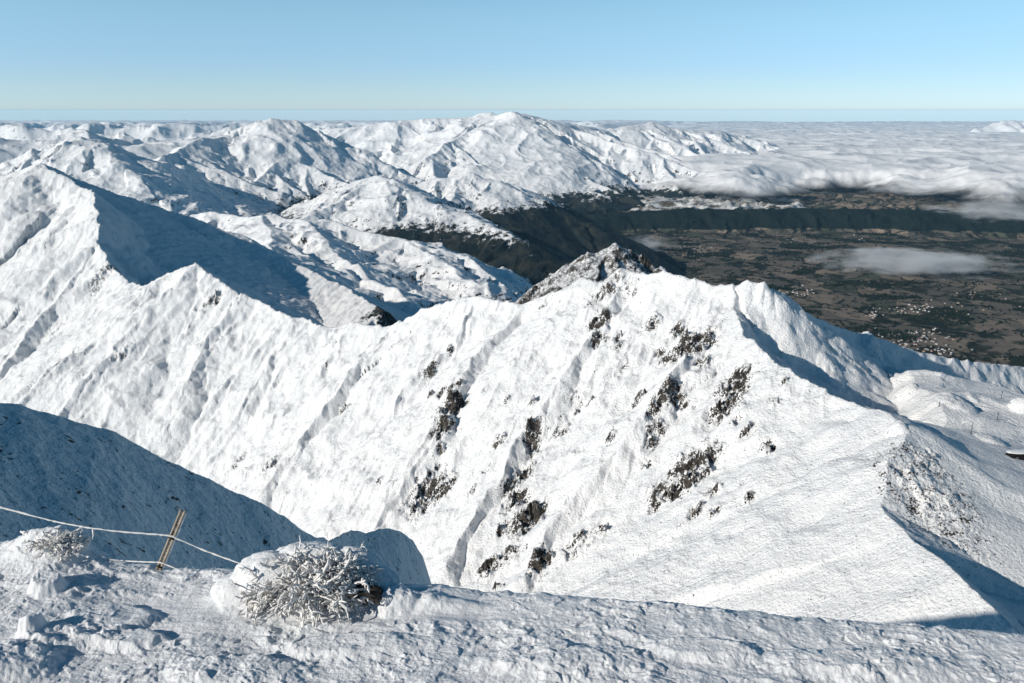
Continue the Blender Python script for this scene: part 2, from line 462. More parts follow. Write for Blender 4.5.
# ------------------------------------------------------------------ middle hills
mid = [Line([(150,222,5300),(215,213,5000),(260,214,4800),(300,217,4600),(340,222,4500),(400,238,4300),(450,252,4100),(490,275,3850),(525,299,3600)], (.5,9e3,.5), (.30,9e3,.3), 260, 55, seed=2, tight=3),
       Line([(300,217,4600),(335,245,4000),(380,280,3400),(420,305,3000)], (.34,9e3,.3), (.34,9e3,.3), 200, 50, seed=6, tight=2),
       Line([(400,238,4300),(440,262,3900),(480,285,3500)], (.36,9e3,.3), (.36,9e3,.3), 150, 40, seed=7, tight=2),
       Line([(260,214,4800),(270,240,4000),(290,262,3300)], (.34,9e3,.3), (.34,9e3,.3), 200, 45, seed=9, tight=2)]
e1 = Line([(270,222,7600),(310,203,7550),(340,188,7500),(360,179,7450),(378,176,7400),(400,184,7100),(440,203,6700),(480,222,6300),(530,243,5900),(570,262,5700)], (.5,9e3,.5), (.42,9e3,.4), 260, 70, seed=16, smooth=60)
e2 = Line([(400,186,8300),(430,177,8250),(470,174,8200),(500,181,8000),(530,196,7900),(570,214,7700),(605,232,7400)], (.5,9e3,.5), (.40,9e3,.4), 260, 70, seed=17, smooth=60)
e3 = Line([(440,285,5400),(480,262,5600),(510,252,5500),(540,256,5400),(580,268,5200),(620,278,5000)], (.45,9e3,.4), (.45,9e3,.4), 200, 50, seed=18)
mid += [e1, e2, e3]+spurs(e1, -1, 520, 1300, 330, 5, (.5,9e3,.4), 180, 45)+spurs(e2, -1, 520, 1300, 330, 6, (.5,9e3,.4), 180, 45)
f1 = Line([(60,225,9000),(110,185,9200),(150,166,9300),(190,150,9450),(225,134,9600),(245,127,9800),(260,121,9900),(270,118,9900),(290,121,10000),(312,131,10000),(345,146,9900),(385,163,9700),(430,185,9400)], (.5,9e3,.5), (.5,9e3,.45), 420, 110, seed=19, smooth=60)
f2 = Line([(-150,190,6600),(-60,175,7000),(10,165,7100),(50,146,7200),(75,137,7200),(98,143,7050),(120,160,6700),(140,180,6400)], (.45,9e3,.45), (.45,9e3,.45), 300, 80, seed=20, smooth=50)
f3 = Line([(85,200,6800),(120,180,7300),(150,165,7800),(165,155,8200),(200,140,9000),(225,134,9600)], (.5,9e3,.5), (.5,9e3,.45), 300, 80, seed=28)
mid += [f1, f2, f3]+spurs(f1, -1, 620, 1900, 560, 8, (.6,9e3,.5), 260, 70, sub=1)+spurs(f2, -1, 600, 1200, 300, 9, (.5,9e3,.5), 200, 60)+spurs(f3, -1, 600, 1200, 400, 10, (.5,9e3,.5), 200, 60)
X, Y = grid(-.80, .42, 1000, 2500, 11500, 700)
wx = fbm(X/700, Y/700, 3, 52)*100; wy = fbm(X/700, Y/700, 3, 62)*100
Z = field(mid, X+wx, Y+wy)
Z = Z+(ridged(X/620, Y/620, 6, 12)-.4)*44+(ridged(X/190, Y/190, 4, 84)-.4)*13+fbm(X/60, Y/60, 3, 82)*3
_, _, sl = slope_of(X, Y, Z)
snl = -900+fbm(X/900, Y/900, 4, 14)*130+0
nn_ = sst(snl+190, snl-170, Z)
bare = nn_*1.0*sst(2600, 5200, Y)
rock = .04+sst(.55, 1.2, sl)*.30+.22*sst(-450, -900, Z)
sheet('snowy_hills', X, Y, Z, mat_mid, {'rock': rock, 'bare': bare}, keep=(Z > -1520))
print('mid', time.time()-T0)

# ------------------------------------------------------------------ far range
g1 = Line([(250,140,16000),(330,128,15500),(370,127,15000),(400,121,15000),(440,118,15000),(475,117,14900),(490,112,14500),(503,115,14200),(515,111,14000),(530,115,14200),(560,124,14500),(590,127,15000),(605,131,15300),(625,126,15500),(655,124,16000),(680,129,16300),(705,130,16500),(735,136,17000),(760,142,17300),(785,155,17500),(815,172,17600)], (.45,9e3,.45), (.42,9e3,.4), 700, 170, seed=27, smooth=50)
g2 = Line([(515,111,14000),(520,125,13700),(540,148,13000),(570,168,12300),(600,183,11700),(640,203,11000)], (.45,9e3,.4), (.5,9e3,.4), 500, 120, seed=29)
g3 = Line([(490,112,14500),(478,135,13700),(465,158,12600),(455,178,11800)], (.5,9e3,.4), (.5,9e3,.4), 500, 120, seed=30)
g4 = Line([(548,215,10800),(575,203,10900),(598,193,11000),(620,200,10900),(650,212,10800)], (.5,9e3,.5), (.45,9e3,.5), 200, 70, seed=32)
far = [g1, g2, g3, g4]+spurs(g1, -1, 1250, 3400, 850, 15, (.62,9e3,.55), 360, 130, skew=.35, sub=1)
far += spurs(g2, 1, 900, 1700, 420, 16, (.62,9e3,.5), 330, 110, sub=1)+spurs(g2, -1, 900, 1500, 420, 17, (.62,9e3,.5), 330, 110)
X, Y = grid(-.45, .52, 900, 9500, 21000, 560)
wx = fbm(X/1300, Y/1300, 3, 53)*190; wy = fbm(X/1300, Y/1300, 3, 63)*190
Z = field(far, X+wx, Y+wy)
Z = Z+(ridged(X/1200, Y/1200, 6, 34)-.4)*70+(ridged(X/330, Y/330, 4, 35)-.4)*24+18*sst(-1400, -900, Z)
_, _, sl = slope_of(X, Y, Z)
snl = -1050+fbm(X/1500, Y/1500, 4, 14)*120
bare = sst(snl+120, snl-200, Z)*.85
rock = .03+sst(.6, 1.2, sl)*.28+.24*sst(-600, -1150, Z)
sheet('snow_range', X, Y, Z, mat_range, {'rock': rock, 'bare': bare}, keep=(Z > -1520))
print('far', time.time()-T0)

# horizon ranges
X, Y = grid(-.95, .25, 900, 8800, 60000, 440)
def lines_(x, y, sd): return 1-np.abs(perlin(x, y, sd))*1.7
wq = fbm(X/4000, Y/4000, 3, 30)*1500
h1 = lines_((X+wq)/8000, (Y+wq)/5200, 36)*.6+lines_((X*.8+Y*.6+wq)/3300, (Y*.8-X*.6)/2600, 37)*.28
h2 = ridged((X+wq*.4)/1500, Y/1400, 4, 39)
Z = -1500+h1*1150+h2*260*(h1+.2)+fbm(X/14000, Y/14000, 2, 38)*160+60
top = -80-.0122*Y
Z = np.minimum(Z, top+(Z-top)*.25)
fade = sst(.02, -.12, X/Y+(Y-22000)/90000*-.9)
Z = np.maximum(Z, -1350+fbm(X/2500, Y/2500, 4, 8)*160)
Z = -1550+(Z+1550)*np.clip(fade+.0, 0, 1)
_, _, sl = slope_of(X, Y, Z)
rock = .05+sst(.5, 1.0, sl)*.25
sheet('horizon_ranges', X, Y, Z, mat_range, {'rock': rock, 'bare': X*0}, keep=(Z > -1500))
i1 = Line([(950,140,30000),(975,130,30000),(990,124,30000),(1005,121,30000),(1030,121,30000),(1060,123,30000),(1100,130,30000)], (.4,9e4,.4), (.4,9e4,.4), 900, 200, seed=39)
X = np.linspace(12000, 30000, int(260*Q), dtype=np.float32)[None, :]*np.ones((int(120*Q), 1), np.float32); Y = np.linspace(25500, 34000, int(120*Q), dtype=np.float32)[:, None]*np.ones_like(X)
Z = field([i1], X+fbm(X/900, Y/900, 3, 3)*200, Y)+ridged(X/900, Y/900, 4, 40)*120-60
sheet('peak_above_cloud', X, Y, Z, mat_range, {'rock': X*0+.12, 'bare': X*0}, keep=(Z > -1400))

# ------------------------------------------------------------------ valley floor
VZ = -1450.
def valley_h(X, Y):
    z = VZ+fbm(X/900, Y/900, 4, 41)*22+ridged(X/2300, Y/2300, 3, 42)*30-10
    return z
tl = Line([(470,236,9300),(560,226,9700),(640,214,10100),(690,209,10250),(760,210,10200),(800,209,10250),(900,211,10150),(990,213,10100),(1200,214,10100)], (.015,4000,.02), (.42,9e3,.42), 330, 75, seed=43, tight=2, dr=200)
X, Y = grid(-.15, .95, 1000, 3300, 14500, 620)
Z = np.maximum(valley_h(X, Y), tl.eval(X+fbm(X/900, Y/900, 4, 2)*260, Y+fbm(X/900, Y/900, 4, 12)*420)+fbm(X/300, Y/300, 4, 45)*10)
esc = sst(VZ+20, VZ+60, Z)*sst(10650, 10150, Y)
forest_and_shade = np.clip(esc+sst(900, 100, X-(Y-6500)*.06-600)*1.2, 0, 1)  # wooded ground, plus the shade painted over gorge and escarpment
plat = sst(10200, 10500, Y)*sst(VZ+150, VZ+230, Z)*sst(4700, 3300, X)
m, nt, nn, L = new_mat('valley_fields')
p = pos(nt)
mp = nt.nodes.new('ShaderNodeMapping'); mp.inputs['Rotation'].default_value = (0, 0, .5); mp.inputs['Scale'].default_value = (1, .72, 0)
L.new(p, mp.inputs[0])
dn = nt.nodes.new('ShaderNodeTexNoise'); dn.inputs['Scale'].default_value = .0016; dn.inputs['Detail'].default_value = 3; L.new(mp.outputs[0], dn.inputs['Vector'])
vm = nt.nodes.new('ShaderNodeVectorMath'); vm.operation = 'MULTIPLY_ADD'; L.new(dn.outputs['Color'], vm.inputs[0]); vm.inputs[1].default_value = (420, 420, 0); L.new(mp.outputs[0], vm.inputs[2])
vo = nt.nodes.new('ShaderNodeTexVoronoi'); vo.inputs['Scale'].default_value = .0042; vo.distance = 'CHEBYCHEV'; L.new(vm.outputs[0], vo.inputs['Vector'])
ve = nt.nodes.new('ShaderNodeTexVoronoi'); ve.inputs['Scale'].default_value = .0042; ve.feature = 'F2'; ve.distance = 'CHEBYCHEV'; L.new(vm.outputs[0], ve.inputs['Vector'])
sep = nt.nodes.new('ShaderNodeSeparateColor'); L.new(vo.outputs['Color'], sep.inputs[0])
c = mixc(nt, sep.outputs[0], (.125, .112, .090), (.27, .215, .165))
c = mixc(nt, ramp01(nt, sep.outputs[1], .7, .9), c, (.085, .088, .060))
c = mixc(nt, ramp01(nt, noise(nt, p, .0045, 7, .65), .50, .60), c, (.028, .032, .022))
edge = math_(nt, 'SUBTRACT', ve.outputs['Distance'], vo.outputs['Distance'])
c = mixc(nt, math_(nt, 'MULTIPLY', ramp01(nt, edge, .10, .03), ramp01(nt, noise(nt, p, .006, 3), .45, .55)), c, (.016, .022, .015))
c = mixc(nt, ramp01(nt, noise(nt, p, .05, 4, .7), .62, .70), c, (.02, .026, .018))
c = mixc(nt, ramp01(nt, math_(nt, 'ADD', attr(nt, 'forest_and_shade'), math_(nt, 'MULTIPLY', math_(nt, 'SUBTRACT', noise(nt, p, .004, 6, .6), .5), 1.0)), .4, .55), c, (.012, .018, .014))
pl = mixc(nt, ramp01(nt, noise(nt, p, .0035, 8, .72), .46, .58), (.62, .62, .60), (.10, .075, .05))
c = mixc(nt, ramp01(nt, attr(nt, 'plateau'), .3, .6), c, pl)
finish(nt, c, .9, noise(nt, p, .03, 5, .65), 8, 1., .05)
mat_valley = m
sheet('valley_floor', X, Y, Z, mat_valley, {'forest_and_shade': forest_and_shade, 'plateau': plat})
ZV, XV, YV = Z, X, Y
def valley_at(x, y):
    i = int(round((math.log(y)-math.log(3300))/(math.log(14500)-math.log(3300))*(ZV.shape[0]-1)))
    j = int(round((x/y+.15)/1.10*(ZV.shape[1]-1)))
    return float(ZV[min(max(i, 0), ZV.shape[0]-1), min(max(j, 0), ZV.shape[1]-1)])
G = 85000.
m, nt, nn, L = new_mat('plain_ground'); p = pos(nt)
finish(nt, mixc(nt, ramp01(nt, noise(nt, p, .0006, 6), .4, .6), (.06, .055, .04), (.04, .045, .035)), .9, spec=.05)
link_mesh('ground', [(-59000, -1900, -1531), (61000, -1900, -1531), (61000, 62500, -1531), (-59000, 62500, -1531)], faces=[(0, 1, 2, 3)], mat=m, kind='structure')
print('valley', time.time()-T0)

# ------------------------------------------------------------------ near hillside under the viewpoint
X, Y = grid(-1.3, 1.1, 1000, 19, 153, 700)
sp_ = spur_h(X, Y)
Z = np.maximum(np.maximum(sp_, -10.6-(np.sqrt(X*X+Y*Y)-15)*.80-np.maximum(np.sqrt(X*X+Y*Y)-22, 0)*.28), -900)
sheet('near_hillside', X, Y, Z, mat_massif, {'rock': X*0+.10, 'bare': X*0})

ED = [(-260,515,17.5),(0,546,16.6),(30,534,16.4),(60,532,16.3),(90,556,16.2),(130,568,16),(170,573,15.9),(230,577,15.6),(300,590,15.2),(400,592,15),(440,590,15),(480,598,14.8),(560,601,14.5),(640,608,14.3),(700,613,14.1),(800,625,13.8),(900,634,13.6),(1024,641,13.4),(1300,665,13.2)]
EW = np.array([at(*q) for q in ED])
X, Y = grid(-.86, .86, 1500, 9.5, 20.5, 760)
ye = np.interp(X, EW[:, 0], EW[:, 1]); ze = np.interp(X, EW[:, 0], EW[:, 2])
zb_ = np.minimum(ze, -9.90); zin = zb_+(ye-Y)*.03+(ze-zb_)*np.exp(-((ye-Y)/.75)**2)
over = np.maximum(Y-ye, 0)
Z = zin-np.where(over < .8, over*over*.7, .448+(over-.8)*1.15)
# drifted smooth areas and rough trampled crust
def blob(px, py, rx, ry):
    c = on_level(px, py, -9.8); kx = rx/F_*18.; ky = ry/F_*18/.55
    return np.exp(-(((X-c[0])/kx)**2+((Y-c[1])/ky)**2))
smooth = np.clip(blob(230, 598, 100, 9)+blob(340, 606, 90, 8)+blob(480, 610, 60, 6)*.7+blob(180, 620, 50, 6)*.5+blob(450, 597, 45, 9), 0, 1)
rough = (1-smooth)*(.55+.45*sst(-.35, .35, fbm(X/1.6, Y/1.3, 3, 101)))
wxx = X+fbm(X/.5, Y/.5, 2, 102)*.16; wyy = Y+fbm(X/.5, Y/.5, 2, 103)*.16
a1, a2, ai = cells(wxx/.34, wyy/.26, 5)
b1, b2, bi = cells(wxx/.15, wyy/.12, 9)
Z = Z+rough*((ai-.4)*.060*sst(.66, .25, a1)+(bi-.4)*.034*sst(.66, .25, b1)+ridged(X/.9, Y/.6, 5, 104)*.085+fbm(X/.07, Y/.07, 2, 105)*.012)
Z = Z+fbm(X/3.1, Y/1.5, 3, 106)*.07+fbm(X/.5, Y/.22, 3, 107)*.03*(.3+smooth*.5)
def bump(px, py, rx, ry, h, sharp=1.):
    global Z
    c = on_level(px, py, -9.8); kx = rx/F_*18.; ky = ry/F_*18/.55
    d = np.sqrt(((X-c[0])/kx)**2+((Y-c[1])/ky)**2)+fbm(X/.3, Y/.3, 3, 108)*.18
    Z = Z+h*sst(1.15, 1.15-sharp, d)
bump(48, 588, 16, 8, .26, .5); bump(62, 552, 42, 12, .10, .9)
bump(112, 612, 40, 12, .15, .4); bump(60, 634, 38, 9, .16, .5); bump(128, 634, 30, 8, .16, .5)
bump(33, 630, 12, 6, .25, .6); bump(300, 592, 90, 16, .22, .9); bump(455, 600, 34, 6, .12, .9); bump(425, 597, 24, 10, .17, 1.1)
bump(395, 597, 22, 12, .30, .9); bump(240, 668, 60, 14, .16, .6); bump(560, 660, 80, 12, .14, .7); bump(700, 648, 50, 8, .12, .6)
bump(865, 660, 90, 12, .16, .7); bump(350, 640, 60, 10, .12, .6); bump(15, 660, 40, 14, .2, .6)
m, nt, nn, L = new_mat('wind_crusted_snow'); p = pos(nt)
g1_ = noise(nt, p, 9, 7, .68); g2_ = noise(nt, p, 45, 4, .6)
gg = math_(nt, 'ADD', g1_, math_(nt, 'MULTIPLY', g2_, .3))
finish(nt, mixc(nt, ramp01(nt, noise(nt, p, 2.2, 5), .35, .65), (.86, .875, .89), (.81, .83, .85)), .6, gg, .035, 1., .3)
mat_near = m
sheet('foreground_snow', X, Y, Z, mat_near)
XF, YF, ZF = X, Y, Z
xb, yb = np.meshgrid(np.linspace(-30, 30, 121, dtype=np.float32), np.linspace(-30, 9.6, 90, dtype=np.float32))
zb = -1.75-8.0*sst(0, 11, np.sqrt(np.maximum(yb, 0)**2))+fbm(xb/3, yb/3, 4, 3)*.15*sst(0, 3, yb)-.35
sheet('snow_underfoot', xb, yb, zb, mat_near)

# ------------------------------------------------------------------ cloud sea
CE = np.array([on_level(px, py, -1190) for px, py in [(610,186),(640,190),(665,196),(700,201),(760,204),(830,199),(880,199),(930,203),(962,207),(985,216),(1024,214),(1200,216),(1500,220)]])
CU = CE[:, 0]/CE[:, 1]
X, Y = grid(.10, .95, 900, 8200, 62000, 620)
U = X/Y
yc = sum(np.interp(U+o_, CU, CE[:, 1]) for o_ in np.linspace(-.03, .03, 7))/7+fbm(X/2500, Y/2500, 3, 9)*350
sc_ = 1+np.maximum(Y-11000, 0)/9000
inside = (Y-yc)/900+fbm(X/1500, Y/1500, 5, 111)*1.0
inside = np.minimum(inside, (U-.135-.012*fbm(X/3000, Y/3000, 3, 5))*25*(1+9000/Y))
gap = blob if False else None
c1_ = on_level(845, 192, -1200)
gapf = np.exp(-(((X-c1_[0])/1500)**2+((Y-c1_[1])/500)**2)-fbm(X/700, Y/700, 3, 4)*1.2)
inside = inside-1.25*gapf*(Y < 14000)
bil = 1-np.abs(perlin(X/1500, Y/1100, 112)*1.5)
bil2 = 1-np.abs(perlin(X/520, Y/420, 113)*1.5)
Zc = -1150+220*sst(-.1, 2.2, inside)+(bil*130+bil2*30+fbm(X/240, Y/200, 4, 114)*9)*sst(-.2, 1.2, inside)+fbm(X/9000, Y/4000, 4, 115)*130
c2_ = on_level(985, 190, -1000)
Zc = Zc+60*np.exp(-(((X-c2_[0])/1500)**2+((Y-c2_[1])/900)**2))
Zc = Zc-.0006*np.maximum(Y-15000, 0)
m, nt, nn, L = new_mat('cloud_vapour'); p = pos(nt)
a_n = attr(nt, 'dense')
al = ramp01(nt, math_(nt, 'ADD', a_n, math_(nt, 'MULTIPLY', math_(nt, 'SUBTRACT', noise(nt, p, .0014, 8, .62), .5), 1.5)), .0, .95)
b_ = nt.nodes.new('ShaderNodeBsdfDiffuse'); b_.inputs['Color'].default_value = (.95, .95, .95, 1)
tl_ = nt.nodes.new('ShaderNodeBsdfTranslucent'); tl_.inputs['Color'].default_value = (.8, .8, .8, 1)
bn = nt.nodes.new('ShaderNodeBump'); bn.inputs['Distance'].default_value = 25; L.new(noise(nt, p, .004, 6, .55), bn.inputs['Height']); L.new(bn.outputs[0], b_.inputs['Normal'])
m1_ = nt.nodes.new('ShaderNodeMixShader'); m1_.inputs[0].default_value = .12; L.new(b_.outputs[0], m1_.inputs[1]); L.new(tl_.outputs[0], m1_.inputs[2])
tr_ = nt.nodes.new('ShaderNodeBsdfTransparent'); m2_ = nt.nodes.new('ShaderNodeMixShader'); L.new(al, m2_.inputs[0]); L.new(tr_.outputs[0], m2_.inputs[1]); L.new(m1_.outputs[0], m2_.inputs[2])
o_ = nt.nodes.new('ShaderNodeOutputMaterial'); L.new(m2_.outputs[0], o_.inputs['Surface'])
mat_cloud = m
for k, (dz, th) in enumerate([(0, .25), (-45, .05), (-90, -.1)]):
    pass
sheet('cloud_sea', X, Y, Zc, mat_cloud, {'dense': np.clip(inside, -1, 1.5)}, kind='stuff', keep=inside > -.45)

def vapour_mat(name, dens, col=(.93, .95, .97)):
    m, nt, nn, L = new_mat(name)
    v = nt.nodes.new('ShaderNodeVolumePrincipled'); v.inputs['Color'].default_value = (*col, 1); v.inputs['Density'].default_value = dens; v.inputs['Anisotropy'].default_value = 0
    o = nt.nodes.new('ShaderNodeOutputMaterial'); L.new(v.outputs[0], o.inputs['Volume']); return m
import bmesh
def puff_cloud(name, puffs, mat, seed):
    rr = random.Random(seed); bm = bmesh.new()
    for (c, r) in puffs:
        g = bmesh.ops.create_icosphere(bm, subdivisions=4, radius=1)
        for v in g['verts']:
            q = v.co.copy(); v.co = Vector((c[0]+q.x*r[0], c[1]+q.y*r[1], c[2]+q.z*r[2]))
    me = bpy.data.meshes.new(name); bm.to_mesh(me); bm.free()
    co_ = np.empty(len(me.vertices)*3, np.float32); me.vertices.foreach_get('co', co_); co_ = co_.reshape(-1, 3)
    for sc__, am in ((260, 60), (90, 22)):
        co_[:, 2] += fbm(co_[:, 0]/sc__, co_[:, 1]/sc__, 2, seed)*am; co_[:, 0] += fbm(co_[:, 1]/sc__, co_[:, 2]/sc__*2, 2, seed+2)*am*2; co_[:, 1] += fbm(co_[:, 0]/sc__, co_[:, 2]/sc__*2, 2, seed+4)*am
    me.vertices.foreach_set('co', co_.ravel()); me.materials.append(mat)
    me.polygons.foreach_set('use_smooth', np.ones(len(me.polygons), bool))
    ob = bpy.data.objects.new(name, me); COL.objects.link(ob); return ob
def wisp(label, px, py, z, rx, ry, rz, dens, seed):
    c = on_level(px, py, z); m, nt, nn, L = new_mat('thin_vapour')
    tcn = nt.nodes.new('ShaderNodeTexCoord').outputs['Object']
    ln_ = nt.nodes.new('ShaderNodeVectorMath'); ln_.operation = 'LENGTH'; L.new(tcn, ln_.inputs[0])
    nz = nt.nodes.new('ShaderNodeTexNoise'); nz.inputs['Scale'].default_value = 2.1; nz.inputs['Detail'].default_value = 5; nz.inputs['Roughness'].default_value = .62
    mp_ = nt.nodes.new('ShaderNodeMapping'); mp_.inputs['Location'].default_value = (seed, seed*2, 0); mp_.inputs['Scale'].default_value = (1.4, 1, .6); L.new(tcn, mp_.inputs[0]); L.new(mp_.outputs[0], nz.inputs['Vector'])
    d_ = math_(nt, 'SUBTRACT', math_(nt, 'MULTIPLY', nz.outputs['Fac'], 3.4), math_(nt, 'MULTIPLY_ADD', ln_.outputs['Value'], 1.15, .55))
    d_ = math_(nt, 'MULTIPLY', ramp01(nt, d_, .10, 1.25), dens)
    v = nt.nodes.new('ShaderNodeVolumePrincipled'); v.inputs['Color'].default_value = (.95, .97, .98, 1); L.new(d_, v.inputs['Density'])
    o = nt.nodes.new('ShaderNodeOutputMaterial'); L.new(v.outputs[0], o.inputs['Volume'])
    bm = bmesh.new(); bmesh.ops.create_icosphere(bm, subdivisions=3, radius=1.12); me = bpy.data.meshes.new('low_cloud'); bm.to_mesh(me); bm.free(); me.materials.append(m)
    ob = bpy.data.objects.new('low_cloud', me); COL.objects.link(ob); ob.location = c; ob.scale = (rx, ry, rz)
    ob['kind'] = 'stuff'; ob['label'] = label; ob['category'] = 'cloud'
from mathutils import Vector
wisp('small pale cloud floating alone over the brown valley fields', 912, 262, -1335, 880, 620, 100, .011, 3)
wisp('soft torn fringe of cloud hanging below the cloud bank at the right edge', 1000, 211, -1230, 900, 800, 120, .008, 5)
wisp('faint low haze patch in the dark gorge beside the rocky peak', 642, 243, -1330, 420, 380, 70, .004, 8)

# ------------------------------------------------------------------ things
def interp_grid(XX, YY, ZZ, x, y):
    ys = YY[:, 0]; i = int(np.clip(np.searchsorted(ys, y), 1, len(ys)-1)); f = (y-ys[i-1])/(ys[i]-ys[i-1])
    u0 = XX[0, 0]/ys[0]; u1 = XX[0, -1]/ys[0]; jf = (x/y-u0)/(u1-u0)*(XX.shape[1]-1); j = int(np.clip(jf, 0, XX.shape[1]-2)); g = jf-j
    r0 = ZZ[i-1, j]*(1-g)+ZZ[i-1, j+1]*g; r1 = ZZ[i, j]*(1-g)+ZZ[i, j+1]*g
    return float(r0*(1-f)+r1*f)
def fg_at(x, y): return interp_grid(XF, YF, ZF, x, y)
def fg_hit(px, py):
    for Y_ in np.arange(10, 19, .03):
        q = at(px, py, Y_)
        if q[2] <= fg_at(q[0], q[1]): return Vector(q)
    return Vector(at(px, py, 16))
def tag(o, label=None, cat=None, group=None):
    if label: o['label'] = label
    if cat: o['category'] = cat
    if group: o['group'] = group
    return o
def empty(name, loc):
    o = bpy.data.objects.new(name, None); COL.objects.link(o); o.location = loc; o.empty_display_size = .3; return o
class MB:
    def __init__(s, o=(0, 0, 0)): s.v = []; s.f = []; s.o = Vector(o)
    def tube(s, pts, rad, n=6, knob=0, rr=None, cap=True):
        base = len(s.v); m_ = len(pts)
        for i, p in enumerate(pts):
            t = (Vector(pts[min(i+1, m_-1)])-Vector(pts[max(i-1, 0)])).normalized()
            a = t.orthogonal().normalized(); b = t.cross(a)
            r = rad[i] if isinstance(rad, (list, tuple)) else rad
            for k in range(n):
                q = r*(1+(rr.uniform(-knob, knob) if knob else 0)); th = 2*math.pi*k/n
                s.v.append(Vector(p)-s.o+a*math.cos(th)*q+b*math.sin(th)*q)
        for i in range(m_-1):
            for k in range(n):
                a0 = base+i*n+k; a1 = base+i*n+(k+1) % n
                s.f.append((a0, a1, a1+n, a0+n))
        if cap:
            s.f.append(tuple(base+k for k in range(n))[::-1]); s.f.append(tuple(base+(m_-1)*n+k for k in range(n)))
    def box(s, c, ax, ay, az):
        base = len(s.v); c = Vector(c)-s.o; ax, ay, az = Vector(ax)/2, Vector(ay)/2, Vector(az)/2
        for i in (-1, 1):
            for j in (-1, 1):
                for k in (-1, 1): s.v.append(c+ax*i+ay*j+az*k)
        for q in ((0,1,3,2),(4,6,7,5),(0,4,5,1),(2,3,7,6),(0,2,6,4),(1,5,7,3)): s.f.append(tuple(base+k for k in q))
    def poly(s, vs, fs):
        base = len(s.v); s.v += [Vector(v)-s.o for v in vs]; s.f += [tuple(base+k for k in f) for f in fs]
    def build(s, name, mat, parent=None, smooth=True, bevel=0):
        o = link_mesh(name, [tuple(v) for v in s.v], faces=s.f, mat=mat, parent=parent, smooth=smooth)
        if bevel:
            md = o.modifiers.new('b', 'BEVEL'); md.width = bevel; md.segments = 2
        if parent is None: o.location = s.o
        return o
def simple(name, c1__, c2__, scale, rough=.7, bscale=None, bd=.01, spec=.2):
    m, nt, nn, L = new_mat(name); tcn = nt.nodes.new('ShaderNodeTexCoord').outputs['Object']
    finish(nt, mixc(nt, ramp01(nt, noise(nt, tcn, scale, 5, .65), .35, .65), c1__, c2__), rough, noise(nt, tcn, bscale or scale*2, 5, .65), bd, 1., spec); return m
m_rime = simple('rime_ice', (.90, .90, .89), (.84, .82, .79), 7, .5, 60, .012, .35)
m_straw = simple('dry_stalk', (.50, .40, .28), (.74, .69, .60), 9, .8, 40, .008)
m_snow2 = simple('packed_snow', (.87, .88, .89), (.82, .835, .85), 3, .6, 16, .03, .3)
m_wood = simple('weathered_timber', (.66, .57, .44), (.46, .38, .28), 14, .8, 50, .006)
m_dark = simple('dark_parts_and_shade', (.05, .045, .04), (.10, .085, .07), 8, .9, 30, .01)  # clamps and nozzles; also the painted shade in the shrub's hollow
m_core = simple('dark_frosted_timber', (.10, .08, .06), (.62, .60, .57), 16, .8, 30, .01)
m_black = simple('black_cladding', (.008, .008, .009), (.014, .013, .012), 2, .8, 6, .01)
m_steel = simple('dull_steel', (.10, .11, .12), (.16, .17, .18), 2, .5, 6, .01)

def snow_lump(name, c, r, parent, seed, o, mat, amp=.18, sub=5, flat=True):
    bm = bmesh.new(); bmesh.ops.create_icosphere(bm, subdivisions=sub, radius=1)
    me = bpy.data.meshes.new(name); bm.to_mesh(me); bm.free()
    v = np.empty(len(me.vertices)*3, np.float32); me.vertices.foreach_get('co', v); v = v.reshape(-1, 3)
    n = 1+amp*(fbm(v[:, 0]*2+v[:, 2]*1.3, v[:, 1]*2-v[:, 2], 4, seed)*1.4)+amp*.35*fbm(v[:, 0]*9, v[:, 1]*9+v[:, 2]*8, 3, seed+1)
    v = v*n[:, None]*np.array(r, np.float32)+np.array(Vector(c)-Vector(o), np.float32)
    me.vertices.foreach_set('co', v.ravel()); me.materials.append(mat); me.polygons.foreach_set('use_smooth', np.ones(len(me.polygons), bool))
    ob = bpy.data.objects.new(name, me); COL.objects.link(ob); ob.parent = parent; return ob

def arch(rr, p0, d, ln, droop, n=8, wob=.08):
    pts = [Vector(p0)]; d = Vector(d).normalized()
    for k in range(n):
        d = (d+Vector((rr.uniform(-wob, wob)*2, rr.uniform(-wob, wob)*2, -droop/n+rr.uniform(-wob, wob)))).normalized()
        pts.append(pts[-1]+d*ln/n)
    return pts

